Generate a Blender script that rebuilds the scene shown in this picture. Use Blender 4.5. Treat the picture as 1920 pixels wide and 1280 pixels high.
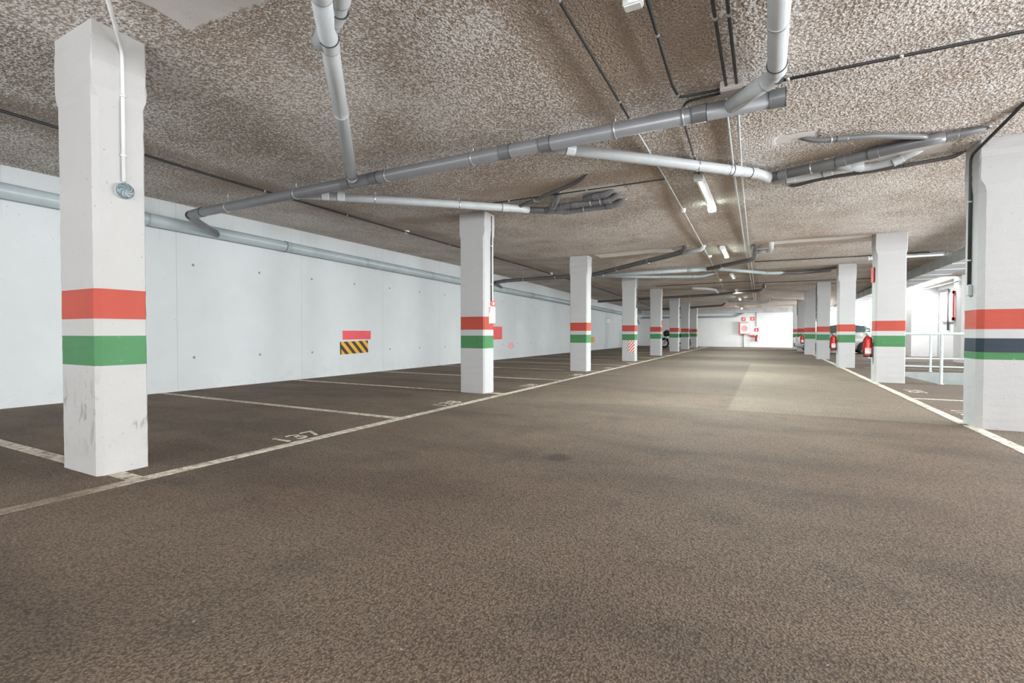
import bpy, bmesh, math, random
from mathutils import Vector, Matrix
random.seed(7)
S = bpy.context.scene
for o in list(bpy.data.objects): bpy.data.objects.remove(o)
COL = S.collection
R = math.radians
PI = math.pi

# ---------------------------------------------------------------- camera
cd = bpy.data.cameras.new('camera'); cam = bpy.data.objects.new('camera', cd); COL.objects.link(cam)
cd.sensor_width = 36.0; cd.lens = 907.0 / 1920 * 36.0; cd.clip_start = 0.05; cd.clip_end = 200
cam.location = (0, 0, 1.0)
cam.rotation_euler = (R(90 - 1.0106), 0, R(27.7366))
S.camera = cam

# ---------------------------------------------------------------- world, light, exposure
W = bpy.data.worlds.new('world'); S.world = W; W.use_nodes = True
bg = W.node_tree.nodes['Background']; bg.inputs[0].default_value = (0.92, 0.97, 1.0, 1); bg.inputs[1].default_value = 1.5
S.view_settings.view_transform = 'Standard'; S.view_settings.look = 'None'
S.view_settings.gamma = 1.0; S.view_settings.use_curve_mapping = False
S.view_settings.exposure = 0.77
def area(name, loc, rot, sx, sy, power, col=(1, 1, 1), spread=180):
    l = bpy.data.lights.new(name, 'AREA'); l.shape = 'RECTANGLE'; l.size = sx; l.size_y = sy
    l.energy = power; l.color = col; l.spread = R(spread)
    o = bpy.data.objects.new(name, l); COL.objects.link(o); o.location = loc; o.rotation_euler = rot
    return o
DAY = (0.97, 0.985, 1.0)
# daylight from unseen right windows; fills added at back end, roof slots and ramp
for i, y in enumerate((-5.0, 1.0, 7.0, 13.0, 18.6)):
    area('unseen_window_light', (7.3, y, 1.75), (0, R(118), 0), 1.9, 3.4, (230, 270, 430, 300, 20)[i], DAY)
area('unseen_window_light', (7.3, 34.2, 1.75), (0, R(100), 0), 1.9, 5.0, 700, DAY)  # added out of view to brighten the far end
area('back_fill', (-1.5, -8.3, 1.6), (R(142), 0, 0), 13.0, 2.4, 640, DAY)  # fill light added behind the camera
area('slot_fill', (5.3, 25.0, 3.35), (0, 0, 0), 0.85, 6.2, 170, DAY)  # fill lamp in a made-up roof slot, brightens the right wall
area('slot_fill', (5.6, 33.5, 3.3), (0, 0, 0), 1.8, 4.4, 300, DAY)  # second added slot lamp, for the far right corner
area('ramp_fill', (7.2, 14.2, -0.8), (0, R(90), 0), 1.0, 3.4, 2, DAY)  # added to brighten the ramp walls

# ---------------------------------------------------------------- node helper
class NT:
    def __init__(s, name):
        s.m = bpy.data.materials.new(name); s.m.use_nodes = True; s.t = s.m.node_tree
        s.b = s.t.nodes['Principled BSDF']; s.pos = s.t.nodes.new('ShaderNodeNewGeometry').outputs['Position']
    def n(s, typ, ins=(), **kw):
        nd = s.t.nodes.new(typ)
        for k, v in kw.items(): setattr(nd, k, v)
        for k, v in (ins.items() if isinstance(ins, dict) else enumerate(ins)):
            if v is None: continue
            if hasattr(v, 'is_output'): s.t.links.new(v, nd.inputs[k])
            else: nd.inputs[k].default_value = v
        return nd
    def noise(s, scale, detail=2.0, rough=0.5, vec=None, dist=0.0):
        return s.n('ShaderNodeTexNoise', {'Vector': vec or s.pos, 'Scale': scale, 'Detail': detail, 'Roughness': rough, 'Distortion': dist}).outputs[0]
    def voro(s, scale, vec=None, feature='F1'):
        return s.n('ShaderNodeTexVoronoi', {'Vector': vec or s.pos, 'Scale': scale}, feature=feature).outputs['Distance']
    def math(s, op, a, b=None, c=None, clamp=False):
        return s.n('ShaderNodeMath', (a, b, c), operation=op, use_clamp=clamp).outputs[0]
    def step(s, v, lo, hi, a=0.0, b=1.0):
        return s.n('ShaderNodeMapRange', {'Value': v, 'From Min': lo, 'From Max': hi, 'To Min': a, 'To Max': b}).outputs[0]
    def mix(s, f, a, b):
        nd = s.t.nodes.new('ShaderNodeMix'); nd.data_type = 'RGBA'
        for k, v in ((0, f), (6, a), (7, b)):
            if hasattr(v, 'is_output'): s.t.links.new(v, nd.inputs[k])
            elif k == 0: nd.inputs[k].default_value = v
            else: nd.inputs[k].default_value = (*v, 1)
        return nd.outputs[2]
    def xyz(s):
        return s.n('ShaderNodeSeparateXYZ', (s.pos,)).outputs
    def scaled(s, v):
        return s.n('ShaderNodeVectorMath', (s.pos, v), operation='MULTIPLY').outputs[0]
    def box(s, x, x0, x1, e=0.05):
        return s.math('MULTIPLY', s.step(x, x0 - e, x0 + e), s.step(x, x1 - e, x1 + e, 1, 0))
    def bump(s, h, strength, dist):
        nd = s.n('ShaderNodeBump', {'Height': h, 'Strength': strength, 'Distance': dist})
        s.t.links.new(nd.outputs[0], s.b.inputs['Normal'])
    def out(s, col, rough=0.6, metal=0.0, spec=0.5):
        if hasattr(col, 'is_output'): s.t.links.new(col, s.b.inputs['Base Color'])
        else: s.b.inputs['Base Color'].default_value = (*col, 1)
        if hasattr(rough, 'is_output'): s.t.links.new(rough, s.b.inputs['Roughness'])
        else: s.b.inputs['Roughness'].default_value = rough
        s.b.inputs['Metallic'].default_value = metal
        s.b.inputs['Specular IOR Level'].default_value = spec
        return s.m
def plain(name, col, rough=0.5, metal=0.0, var=0.08, scale=6.0, spec=0.5):
    t = NT(name); f = t.step(t.noise(scale, 4), 0.3, 0.7)
    c2 = tuple(max(0, c * (1 - var * 2)) for c in col)
    return t.out(t.mix(f, c2, col), rough, metal, spec)
def emit(name, col, st):
    t = NT(name); t.b.inputs['Base Color'].default_value = (*col, 1)
    t.b.inputs['Emission Color'].default_value = (*col, 1); t.b.inputs['Emission Strength'].default_value = st
    return t.m

# ---------------------------------------------------------------- big surface materials
def mat_floor(name, line=None):
    t = NT(name); x, y, z = t.xyz()
    g1 = t.noise(150, 3, 0.65); g2 = t.noise(60, 3, 0.6); grit = t.math('SUBTRACT', 1.0, t.voro(105))
    big = t.noise(0.55, 4, 0.55); mid = t.noise(2.4, 5, 0.6); blot = t.noise(0.28, 2)
    brown = t.mix(t.step(big, 0.35, 0.66), (0.262, 0.186, 0.134), (0.335, 0.258, 0.192))
    red = t.mix(t.step(t.noise(0.9, 3), 0.58, 0.72, 0, 0.5), brown, (0.31, 0.20, 0.145))
    dark = t.mix(t.step(mid, 0.52, 0.72, 0, 0.50), red, (0.130, 0.112, 0.094))
    # long smooth stains that run across the lane
    st = t.noise(1.0, 3, 0.5, t.scaled((0.35, 1.1, 1)))
    dark = t.mix(t.step(st, 0.47, 0.62, 0, 0.55), dark, (0.145, 0.110, 0.084))
    # the stretch beside the railing is greyer, the far lane's light level is put into its colour
    grey = t.mix(t.math('MULTIPLY', t.step(x, 1.6, 3.2), 0.6), dark, (0.32, 0.31, 0.30))
    far_light = t.mix(t.math('MULTIPLY', t.step(y, 4.0, 12.0), t.step(x, -4.1, -3.0, 0.25, 0.8)), grey, (0.215, 0.168, 0.129))
    # repaired strip, paler, with a ragged straight edge
    w = t.math('MULTIPLY', t.math('SUBTRACT', t.noise(7, 3), 0.5), 0.10)
    px = t.math('ADD', x, w); py = t.math('ADD', y, w)
    pm = t.math('MULTIPLY', t.box(px, -0.44, 1.86, 0.02), t.box(py, 6.86, 17.5, 0.03))
    patch = t.mix(t.math('MULTIPLY', pm, t.step(mid, 0.3, 0.8, 0.85, 0.45)), far_light, (0.37, 0.305, 0.232))
    # oil drop
    dx = t.math('SUBTRACT', x, -1.48); dy = t.math('SUBTRACT', y, 3.60)
    d = t.math('SQRT', t.math('ADD', t.math('MULTIPLY', dx, dx), t.math('MULTIPLY', dy, dy)))
    patch = t.mix(t.step(t.math('ADD', d, w), 0.07, 0.14, 0.65, 0), patch, (0.07, 0.05, 0.036))
    grain = t.mix(t.step(t.math('ADD', t.math('MULTIPLY', g1, 0.40), t.math('ADD', t.math('MULTIPLY', g2, 0.35), t.math('MULTIPLY', grit, 0.25))), 0.42, 0.62), (0.40, 0.385, 0.37), (1.16, 1.155, 1.15))
    nd = t.t.nodes.new('ShaderNodeMix'); nd.data_type = 'RGBA'; nd.blend_type = 'MULTIPLY'; nd.inputs[0].default_value = 1
    t.t.links.new(patch, nd.inputs[6]); t.t.links.new(grain, nd.inputs[7]); c = nd.outputs[2]
    c = t.mix(t.step(t.noise(38, 1), 0.79, 0.81, 0, 0.7), c, (0.62, 0.58, 0.52))
    # hair cracks
    cr = t.voro(0.45, t.n('ShaderNodeVectorMath', (t.pos, t.n('ShaderNodeTexNoise', {'Vector': t.pos, 'Scale': 2.0, 'Detail': 4.0}).outputs[1]), operation='ADD').outputs[0], 'DISTANCE_TO_EDGE')
    c = t.mix(t.math('MULTIPLY', t.step(cr, 0.0, 0.006, 0.6, 0), t.math('MULTIPLY', t.step(x, -3.0, -4.0), t.step(t.noise(0.5, 1), 0.5, 0.56))), c, (0.05, 0.04, 0.033))
    if line:
        wear = t.math('MULTIPLY', t.step(t.noise(14, 5, 0.75), 0.36, 0.56, 0.12, 0.95), t.step(t.noise(1.1, 2), 0.30, 0.52, 0.45, 1))
        wear = t.math('MULTIPLY', wear, t.step(g1, 0.25, 0.5, 0.55, 1)); wear = t.math('MULTIPLY', wear, t.step(y, 1.35, 1.75, 0.25, 1))
        c = t.mix(wear, c, line)
    h = t.math('ADD', t.math('MULTIPLY', g1, 0.6), t.math('ADD', t.math('MULTIPLY', g2, 0.7), t.math('MULTIPLY', grit, 0.5)))
    t.bump(h, 1.0 if not line else 0.5, 0.020)
    return t.out(c, 0.78, 0, 0.35)
M_floor = mat_floor('floor_concrete')
M_line = mat_floor('worn_line_paint', (0.88, 0.80, 0.68))

def mat_ceiling():
    t = NT('sprayed_ceiling'); x, y, z = t.xyz()
    n1 = t.noise(30, 3, 0.6); n2 = t.noise(110, 2, 0.6)
    wv = t.n('ShaderNodeVectorMath', (t.pos, t.n('ShaderNodeVectorMath', (t.n('ShaderNodeTexNoise', {'Vector': t.pos, 'Scale': 45.0, 'Detail': 2.0}).outputs[1], (0.02, 0.02, 0.02)), operation='MULTIPLY').outputs[0]), operation='ADD').outputs[0]
    v = t.math('SUBTRACT', 1.0, t.voro(50, wv))
    low = t.noise(0.55, 3, 0.55); low2 = t.noise(1.6, 3)
    clump = t.math('ADD', t.math('MULTIPLY', n1, 0.50), t.math('ADD', t.math('MULTIPLY', n2, 0.14), t.math('MULTIPLY', v, 0.30)))
    # how much white spray is left: low near the sounder column and along the lamp strip, high to the right and far off
    amt = t.step(x, -6.5, 1.2, 0.036, 0.045)
    amt = t.math('ADD', amt, t.math('MULTIPLY', t.math('SUBTRACT', low, 0.5), 0.20))
    amt = t.math('ADD', amt, t.math('MULTIPLY', t.math('SUBTRACT', low2, 0.5), 0.12))
    wob = t.math('MULTIPLY', t.math('SUBTRACT', t.noise(3.0, 3), 0.5), 0.22)
    xw = t.math('ADD', x, wob); yw = t.math('ADD', y, wob)
    s1 = t.math('MULTIPLY', t.box(xw, -1.22, -0.34, 0.08), t.step(yw, 3.7, 4.1, 1.7, 0.3))
    s1b = t.math('MULTIPLY', t.box(xw, -0.62, -0.30, 0.05), 0.75)
    s3 = t.math('MULTIPLY', t.box(xw, -1.50, -1.15, 0.06), 0.8)
    strip = t.math('MAXIMUM', t.math('MAXIMUM', s1, s1b), s3)
    for (y0, y1, x0, x1) in ((6.75, 7.25, -6.2, -3.9), (5.85, 6.35, -3.6, -1.2), (11.9, 12.9, -4.1, 2.2), (6.2, 6.75, 0.2, 1.9), (16.9, 18.3, -5, 4), (22, 23, -6, 4)):
        strip = t.math('MAXIMUM', strip, t.math('MULTIPLY', t.math('MULTIPLY', t.box(yw, y0, y1, 0.12), t.box(x, x0, x1, 0.3)), 0.75))
    strip = t.math('MAXIMUM', strip, t.math('MULTIPLY', t.box(xw, -6.9, -6.1, 0.12), 0.55))
    amt = t.math('SUBTRACT', amt, t.math('MULTIPLY', strip, 0.13))
    cl = t.math('ADD', clump, amt)
    white = t.step(cl, 0.465, 0.565)
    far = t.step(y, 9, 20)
    gap = t.mix(t.step(t.noise(1.1, 3), 0.38, 0.62), (0.58, 0.48, 0.395), (0.72, 0.615, 0.53))
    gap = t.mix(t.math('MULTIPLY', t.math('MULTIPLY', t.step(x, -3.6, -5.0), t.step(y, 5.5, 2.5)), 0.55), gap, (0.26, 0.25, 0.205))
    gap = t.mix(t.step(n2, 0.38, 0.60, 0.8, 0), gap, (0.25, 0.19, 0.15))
    topc = t.mix(t.step(t.noise(0.7, 2), 0.35, 0.65), (0.90, 0.86, 0.82), (0.94, 0.93, 0.92))
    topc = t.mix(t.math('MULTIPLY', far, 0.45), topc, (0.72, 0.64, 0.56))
    c = t.mix(white, gap, topc)
    # smooth board marked concrete where no spray was put
    jag = t.math('MULTIPLY', t.math('SUBTRACT', t.noise(9, 4, 0.6), 0.5), 0.13)
    xj = t.math('ADD', x, jag); yj = t.math('ADD', y, jag)
    bare = t.math('MULTIPLY', t.box(xj, -3.62, -2.0, 0.006), t.step(yj, 2.0, 2.012, 1, 0))
    # cut the corners off that bay so that it reads as a soft diamond
    dd = t.math('SUBTRACT', yj, t.math('MULTIPLY', xj, -0.62)); bare = t.math('MULTIPLY', bare, t.step(dd, 3.72 - 3.95 + 0.0, 3.72 - 3.94, 1, 1))
    for (x0, x1, y0, y1) in ((-2.75, -1.7, 6.35, 6.75), (0.05, 0.45, 5.65, 5.9), (0.6, 1.75, 6.6, 6.95), (0.1, 1.9, 12.1, 12.45), (-3.9, -2.0, 11.95, 12.5)):
        bare = t.math('MAXIMUM', bare, t.math('MULTIPLY', t.box(xj, x0, x1, 0.02), t.box(yj, y0, y1, 0.02)))
    bc = t.mix(t.step(t.noise(2.5, 4, 0.6), 0.35, 0.65), (0.74, 0.72, 0.71), (0.86, 0.84, 0.83))
    bc = t.mix(t.step(t.noise(60, 2), 0.70, 0.74, 0, 0.6), bc, (0.2, 0.18, 0.17))
    c = t.mix(bare, c, bc)
    ln = t.math('MULTIPLY', t.math('SUBTRACT', 1.0, bare), cl)
    t.bump(ln, 1.0, 0.05)
    return t.out(c, 0.85, 0, 0.25)
M_ceil = mat_ceiling()

def mat_white(name, base=(0.80, 0.80, 0.80), dirt=(0.52, 0.50, 0.47), holes=False, scuff=False):
    t = NT(name); x, y, z = t.xyz()
    f = t.step(t.noise(1.3, 5, 0.6), 0.30, 0.70)
    c = t.mix(f, tuple(b * 0.93 for b in base), base)
    c = t.mix(t.math('MULTIPLY', t.step(z, 0.45, 0.0), t.step(t.noise(5, 5, 0.7), 0.45, 0.75, 0, 0.55)), c, dirt)
    c = t.mix(t.math('MULTIPLY', t.step(t.noise(38, 2, 0.5), 0.735, 0.765), 0.75), c, (0.22, 0.20, 0.19))
    c = t.mix(t.math('MULTIPLY', t.step(t.noise(70, 1), 0.74, 0.78), 0.6), c, (0.30, 0.28, 0.27))
    if holes:
        yy = t.math('SUBTRACT', t.math('MODULO', t.math('ADD', y, 20 + 0.62 - 6.17), 1.25), 0.62)
        for z0 in (0.57, 2.19):
            dz = t.math('SUBTRACT', z, z0)
            d = t.math('SQRT', t.math('ADD', t.math('MULTIPLY', yy, yy), t.math('MULTIPLY', dz, dz)))
            c = t.mix(t.step(d, 0.016, 0.030, 0.85, 0), c, (0.16, 0.15, 0.15))
        ys = t.math('ABSOLUTE', t.math('SUBTRACT', t.math('MODULO', t.math('ADD', y, 21.6), 2.5), 1.25))
        c = t.mix(t.step(ys, 0.002, 0.009, 0.42, 0), c, (0.35, 0.34, 0.33))
        ys = t.math('ABSOLUTE', t.math('SUBTRACT', t.math('MODULO', t.math('ADD', y, 20.9), 0.625), 0.3))
        up = t.step(z, 2.45, 2.6)
        c = t.mix(t.math('MULTIPLY', up, t.step(ys, 0.002, 0.008, 0.25, 0)), c, (0.35, 0.34, 0.33))
    if scuff:
        sv = t.noise(5.0, 4, 0.6, t.scaled((3.2, 3.2, 0.9)), 0.6)
        zz = t.box(z, 0.22, 0.62, 0.12)
        c = t.mix(t.math('MULTIPLY', zz, t.step(sv, 0.53, 0.62, 0, 0.7)), c, (0.20, 0.20, 0.18))
    t.bump(t.math('ADD', t.noise(9, 5, 0.65), t.math('MULTIPLY', t.noise(60, 3), 0.25)), 0.35, 0.012)
    return t.out(c, 0.62, 0, 0.35)
M_wall = mat_white('white_wall_paint', (0.66, 0.70, 0.715), holes=True)
M_wall2 = mat_white('white_plaster', (0.80, 0.80, 0.80))
M_column = mat_white('column_white_paint', (0.475, 0.48, 0.485))
M_column_s = mat_white('column_white_scuffed', (0.47, 0.468, 0.462), scuff=True)
def mat_band(name, col, chip):
    t = NT(name)
    c = t.mix(t.step(t.noise(3, 4), 0.3, 0.7), tuple(v * 0.86 for v in col), col)
    c = t.mix(t.step(t.noise(24, 4, 0.7), 0.67, 0.72, 0, 0.8), c, chip)
    t.bump(t.noise(40, 3), 0.25, 0.006)
    return t.out(c, 0.55, 0, 0.3)
M_red = mat_band('red_band_paint', (0.45, 0.070, 0.045), (0.20, 0.02, 0.012))
M_green = mat_band('green_band_paint', (0.063, 0.215, 0.085), (0.30, 0.42, 0.30))
M_navy = mat_band('navy_tape', (0.022, 0.038, 0.055), (0.05, 0.08, 0.1))

def mat_pvc(name, col):
    t = NT(name)
    c = t.mix(t.step(t.noise(3.5, 4, 0.6), 0.30, 0.72), tuple(v * 0.84 for v in col), col)
    c = t.mix(t.step(t.noise(20, 4, 0.7), 0.62, 0.74, 0, 0.35), c, tuple(min(1, v * 1.35) for v in col))
    return t.out(c, 0.32, 0, 0.5)
M_pvc = mat_pvc('grey_pvc', (0.175, 0.18, 0.19))
M_pvc_l = mat_pvc('pale_grey_pvc', (0.60, 0.645, 0.665))
M_pvc_w = mat_pvc('wall_main_pvc', (0.43, 0.50, 0.52))
M_pvc_d = mat_pvc('dark_grey_pvc', (0.13, 0.125, 0.13))
M_black = plain('black_plastic', (0.03, 0.03, 0.033), 0.4)
M_cable = plain('dark_conduit', (0.035, 0.037, 0.04), 0.45)
M_cablew = plain('white_conduit', (0.74, 0.75, 0.75), 0.4)
M_zinc = plain('zinc_steel', (0.62, 0.64, 0.65), 0.35, 0.75)
M_box = plain('beige_box_plastic', (0.55, 0.52, 0.48), 0.5)
M_duct = plain('galvanised_duct', (0.52, 0.55, 0.56), 0.42, 0.35, 0.12, 3)
M_rail = plain('pale_rail_paint', (0.62, 0.70, 0.70), 0.35)
M_extred = plain('extinguisher_red', (0.62, 0.018, 0.016), 0.22, 0, 0.03)
M_signred = plain('sign_red', (0.80, 0.06, 0.06), 0.4, 0, 0.03)
M_pinkred = plain('faded_red_board', (0.84, 0.105, 0.125), 0.5, 0, 0.06)
M_signwhite = plain('sign_white', (0.86, 0.86, 0.85), 0.4, 0, 0.02)
M_yellow = plain('hazard_yellow', (0.82, 0.43, 0.03), 0.45, 0, 0.06)
M_hblack = plain('hazard_black', (0.045, 0.035, 0.02), 0.45)
M_lampbody = plain('lamp_housing', (0.78, 0.80, 0.79), 0.4)
M_tube = emit('lit_tube', (0.80, 1.0, 0.97), 22)
M_tube_dim = emit('dim_tube', (0.86, 0.95, 0.94), 0.45)
M_blue = plain('sounder_blue_grey', (0.18, 0.25, 0.28), 0.35)
M_carwhite = plain('car_silver_white', (0.50, 0.50, 0.49), 0.25, 0.1, 0.02)
M_glassdark = plain('tinted_glass', (0.10, 0.14, 0.14), 0.08)
M_tyre = plain('tyre_rubber', (0.02, 0.02, 0.022), 0.8)
M_chrome = plain('alloy', (0.7, 0.7, 0.72), 0.25, 0.9)
M_bike = plain('motorcycle_black', (0.018, 0.02, 0.022), 0.25)
M_winglass = emit('bright_window_pane', (0.96, 0.98, 1.0), 2.0)
M_frame = plain('grey_window_frame', (0.45, 0.48, 0.50), 0.4)
M_lens = plain('headlight_lens', (0.55, 0.58, 0.60), 0.1)

# ---------------------------------------------------------------- object helpers
def tag(o, label=None, cat=None, group=None, kind=None):
    if label: o['label'] = label
    if cat: o['category'] = cat
    if group: o['group'] = group
    if kind: o['kind'] = kind
    return o
def link(name, bm, mats, parent=None, smooth=False):
    me = bpy.data.meshes.new(name); bm.normal_update(); bm.to_mesh(me); bm.free()
    for m in (mats if isinstance(mats, (list, tuple)) else [mats]): me.materials.append(m)
    if smooth:
        for p in me.polygons: p.use_smooth = True
        try: me.set_sharp_from_angle(angle=R(38))
        except Exception: pass
    o = bpy.data.objects.new(name, me); COL.objects.link(o)
    if parent: o.parent = parent; 
    return o
def struct(name, bm, mats, smooth=False):
    o = link(name, bm, mats, None, smooth); o['kind'] = 'structure'; return o
def empty(name, loc, label, cat, group=None, rz=0):
    o = bpy.data.objects.new(name, None); COL.objects.link(o); o.location = loc; o.rotation_euler = (0, 0, rz)
    o.empty_display_size = 0.1
    return tag(o, label, cat, group)
def box(bm, x0, x1, y0, y1, z0, z1, mi=0, bev=0.0):
    r = bmesh.ops.create_cube(bm, size=1.0)['verts']
    for v in r: v.co = Vector(((x0 + x1) / 2 + v.co.x * (x1 - x0), (y0 + y1) / 2 + v.co.y * (y1 - y0), (z0 + z1) / 2 + v.co.z * (z1 - z0)))
    fs = {f for v in r for f in v.link_faces}
    if bev:
        es = list({e for v in r for e in v.link_edges})
        g = bmesh.ops.bevel(bm, geom=es, offset=bev, segments=2, affect='EDGES')
        fs = set(g['faces']) | {f for v in g['verts'] for f in v.link_faces}
    for f in fs: f.material_index = mi
def frames(pts):
    T = []
    for i in range(len(pts)):
        a = pts[max(0, i - 1)]; b = pts[min(len(pts) - 1, i + 1)]; T.append((b - a).normalized())
    up = Vector((0, 0, 1)) if abs(T[0].z) < 0.9 else Vector((1, 0, 0))
    N = [(up - T[0] * up.dot(T[0])).normalized()]
    for i in range(1, len(pts)):
        n = N[-1] - T[i] * N[-1].dot(T[i]); N.append(n.normalized() if n.length > 1e-5 else N[-1])
    return T, N
def tube(bm, pts, r, seg=16, mi=0, cap=True, radii=None):
    pts = [Vector(p) for p in pts]; T, N = frames(pts); rings = []
    for i, p in enumerate(pts):
        B = T[i].cross(N[i]); rr = radii[i] if radii else r
        rings.append([bm.verts.new(p + (N[i] * math.cos(a) + B * math.sin(a)) * rr) for a in [2 * PI * k / seg for k in range(seg)]])
    for a, b in zip(rings, rings[1:]):
        for k in range(seg):
            f = bm.faces.new((a[k], a[(k + 1) % seg], b[(k + 1) % seg], b[k])); f.material_index = mi; f.smooth = True
    if cap:
        for rg, flip in ((rings[0], True), (rings[-1], False)):
            f = bm.faces.new(rg[::-1] if flip else rg); f.material_index = mi
def rounded(pts, rad, n=7):
    pts = [Vector(p) for p in pts]; out = [pts[0]]
    for i in range(1, len(pts) - 1):
        a, b, c = pts[i - 1], pts[i], pts[i + 1]
        d1 = (a - b); d2 = (c - b); r = min(rad, d1.length * 0.45, d2.length * 0.45)
        p1 = b + d1.normalized() * r; p2 = b + d2.normalized() * r
        for k in range(n + 1):
            t = k / n; out.append((1 - t) ** 2 * p1 + 2 * t * (1 - t) * b + t * t * p2)
    out.append(pts[-1]); return out
def lathe(bm, prof, seg=20, mi=0, loc=(0, 0, 0), axis='Z'):
    L = Vector(loc); rings = []
    for (r, h) in prof:
        ring = []
        for k in range(seg):
            a = 2 * PI * k / seg; c, s = math.cos(a) * r, math.sin(a) * r
            ring.append(bm.verts.new(L + (Vector((c, s, h)) if axis == 'Z' else Vector((h, c, s)) if axis == 'X' else Vector((s, h, c)))))
        rings.append(ring)
    for a, b in zip(rings, rings[1:]):
        for k in range(seg):
            f = bm.faces.new((a[k], a[(k + 1) % seg], b[(k + 1) % seg], b[k])); f.material_index = mi; f.smooth = True
    for rg, fl in ((rings[0], True), (rings[-1], False)):
        f = bm.faces.new(rg[::-1] if fl else rg); f.material_index = mi
def lerp_tab(tab, v):
    if v <= tab[0][0]: return tab[0][1]
    for (a, fa), (b, fb) in zip(tab, tab[1:]):
        if v <= b: return fa + (fb - fa) * (v - a) / (b - a)
    return tab[-1][1]
def sm(v, a, b):
    t = max(0, min(1, (v - a) / (b - a))); return t * t * (3 - 2 * t)
WX = -8.9; FY = 38.0
def zc(x, y):
    z = lerp_tab([(0, 3.02), (6, 2.99), (12, 3.0), (17, 2.98), (22, 2.93), (27, 2.89), (31.5, 2.82), (36, 2.70), (38, 2.66)], y)
    wz = lerp_tab([(0, 3.21), (13.5, 3.19), (19, 3.13), (24, 3.02), (38, 2.75)], y)
    z += (wz - z) * sm(x, -4.6, -8.2)
    z += 0.13 * sm(y, 4.2, 1.6) * sm(x, -2.0, -3.6) * sm(x, -7.5, -5.0)
    return z

# ================================================================= THE SETTING
bm = bmesh.new()
ring = [(-9.3, -9), (9, -9), (9, 12.1), (5.8, 12.1), (3.0, 12.25), (2.7, 15.6), (5.8, 16.3), (9, 16.3), (9, 39), (-9.3, 39)]
top = [bm.verts.new((x, y, 0)) for x, y in ring]; bot = [bm.verts.new((x, y, -0.35)) for x, y in ring]
for vs in (top, bot):
    for idx in ((0, 1, 2, 3, 4), (0, 4, 5, 9), (5, 6, 7, 8, 9)):
        f = bm.faces.new([vs[i] for i in idx]) if vs is top else bm.faces.new([vs[i] for i in idx][::-1])
for i in range(len(ring)):
    j = (i + 1) % len(ring)
    f = bm.faces.new((top[j], top[i], bot[i], bot[j]))
    if 2 <= i <= 6: f.material_index = 1
M_ramp = plain('ramp_wall_paint', (0.27, 0.30, 0.295), 0.7)
FLOOR = struct('floor', bm, [M_floor, M_ramp])
# shaft of the ramp: lower side walls and the sloping slab going down to the right
bm = bmesh.new()
hp = [(3.0, 12.25), (2.7, 15.6), (5.8, 16.3), (9, 16.3)]
for a, b in zip(hp, hp[1:]):
    bm.faces.new([bm.verts.new(p) for p in ((a[0], a[1], -0.35), (b[0], b[1], -0.35), (b[0], b[1], -3), (a[0], a[1], -3))])
hp = [(3.0, 12.25), (5.8, 12.1), (9, 12.1)]
for a, b in zip(hp, hp[1:]):
    bm.faces.new([bm.verts.new(p) for p in ((b[0], b[1], -0.35), (a[0], a[1], -0.35), (a[0], a[1], -3), (b[0], b[1], -3))])
struct('wall_ramp', bm, M_ramp)
bm = bmesh.new()
bm.faces.new([bm.verts.new(p) for p in ((2.6, 12.0, -0.9), (9, 12.0, -2.4), (9, 16.5, -2.4), (2.6, 16.5, -0.9))])
struct('floor_ramp', bm, M_floor)

def paint(name, rects, parent=FLOOR, z=0.003, label=None, mat=M_line):
    b = bmesh.new()
    for (x0, x1, y0, y1) in rects: box(b, x0, x1, y0, y1, 0.0005, z)
    o = link(name, b, mat, parent)
    if label: o['label'] = label
    return o
paint('lane_line', [(-3.83, -3.72, 0.2, 37.2)])
paint('lane_line', [(1.89, 2.00, -1.0, 6.9), (1.88, 1.99, 7.0, 34.5)])
for i, y in enumerate((1.72, 4.39, 6.95, 9.52, 12.2, 14.8, 17.35, 19.9, 22.5, 25.0, 27.6, 30.1, 32.7)):
    x0 = WX
    if i in (0, 2, 4, 6, 8, 10, 12): paint('bay_line', [(x0, -4.62, y - 0.05, y + 0.05)]); paint('bay_line', [(-4.08, -3.83, y - 0.05, y + 0.05)])
    else: paint('bay_line', [(x0, -3.83, y - 0.05, y + 0.05)])
paint('bay_line', [(2.0, 5.2, 9.34, 9.42)]); paint('bay_line', [(2.5, 5.2, 17.0, 17.08)]); paint('bay_line', [(2.0, 5.2, 19.6, 19.68)])
def text_mesh(name, txt, size, mat, parent=None, M=Matrix(), extrude=0.001, align='CENTER'):
    c = bpy.data.curves.new(name, 'FONT'); c.body = txt; c.size = size; c.extrude = extrude; c.align_x = align; c.align_y = 'CENTER'; c.resolution_u = 3
    t = bpy.data.objects.new('tmp_text', c); COL.objects.link(t)
    dg = bpy.context.evaluated_depsgraph_get(); dg.update()
    me = bpy.data.meshes.new_from_object(t.evaluated_get(dg)); bpy.data.objects.remove(t)
    me.transform(M); me.materials.clear(); me.materials.append(mat); me.name = name
    o = bpy.data.objects.new(name, me); COL.objects.link(o)
    if parent: o.parent = parent
    return o
def floor_text(txt, x, y, size, rz, sx=1.0):
    M = Matrix.Translation((x, y, 0.003)) @ Matrix.Rotation(rz, 4, 'Z') @ Matrix.Diagonal((sx, 1, 1, 1))
    o = text_mesh('bay_number', txt, size, M_line, FLOOR, M, 0.0015); o['label'] = 'painted bay number ' + txt
for k, (t_, y) in enumerate((('137', 3.15), ('138', 5.62), ('139', 8.3), ('140', 10.9), ('141', 13.5), ('142', 16.0))):
    floor_text(t_, -3.985, y, 0.33, R(90), 1.05)
floor_text('116', 2.22, 7.95, 0.36, R(-90)); floor_text('115', 2.25, 10.55, 0.36, R(-90))

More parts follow.
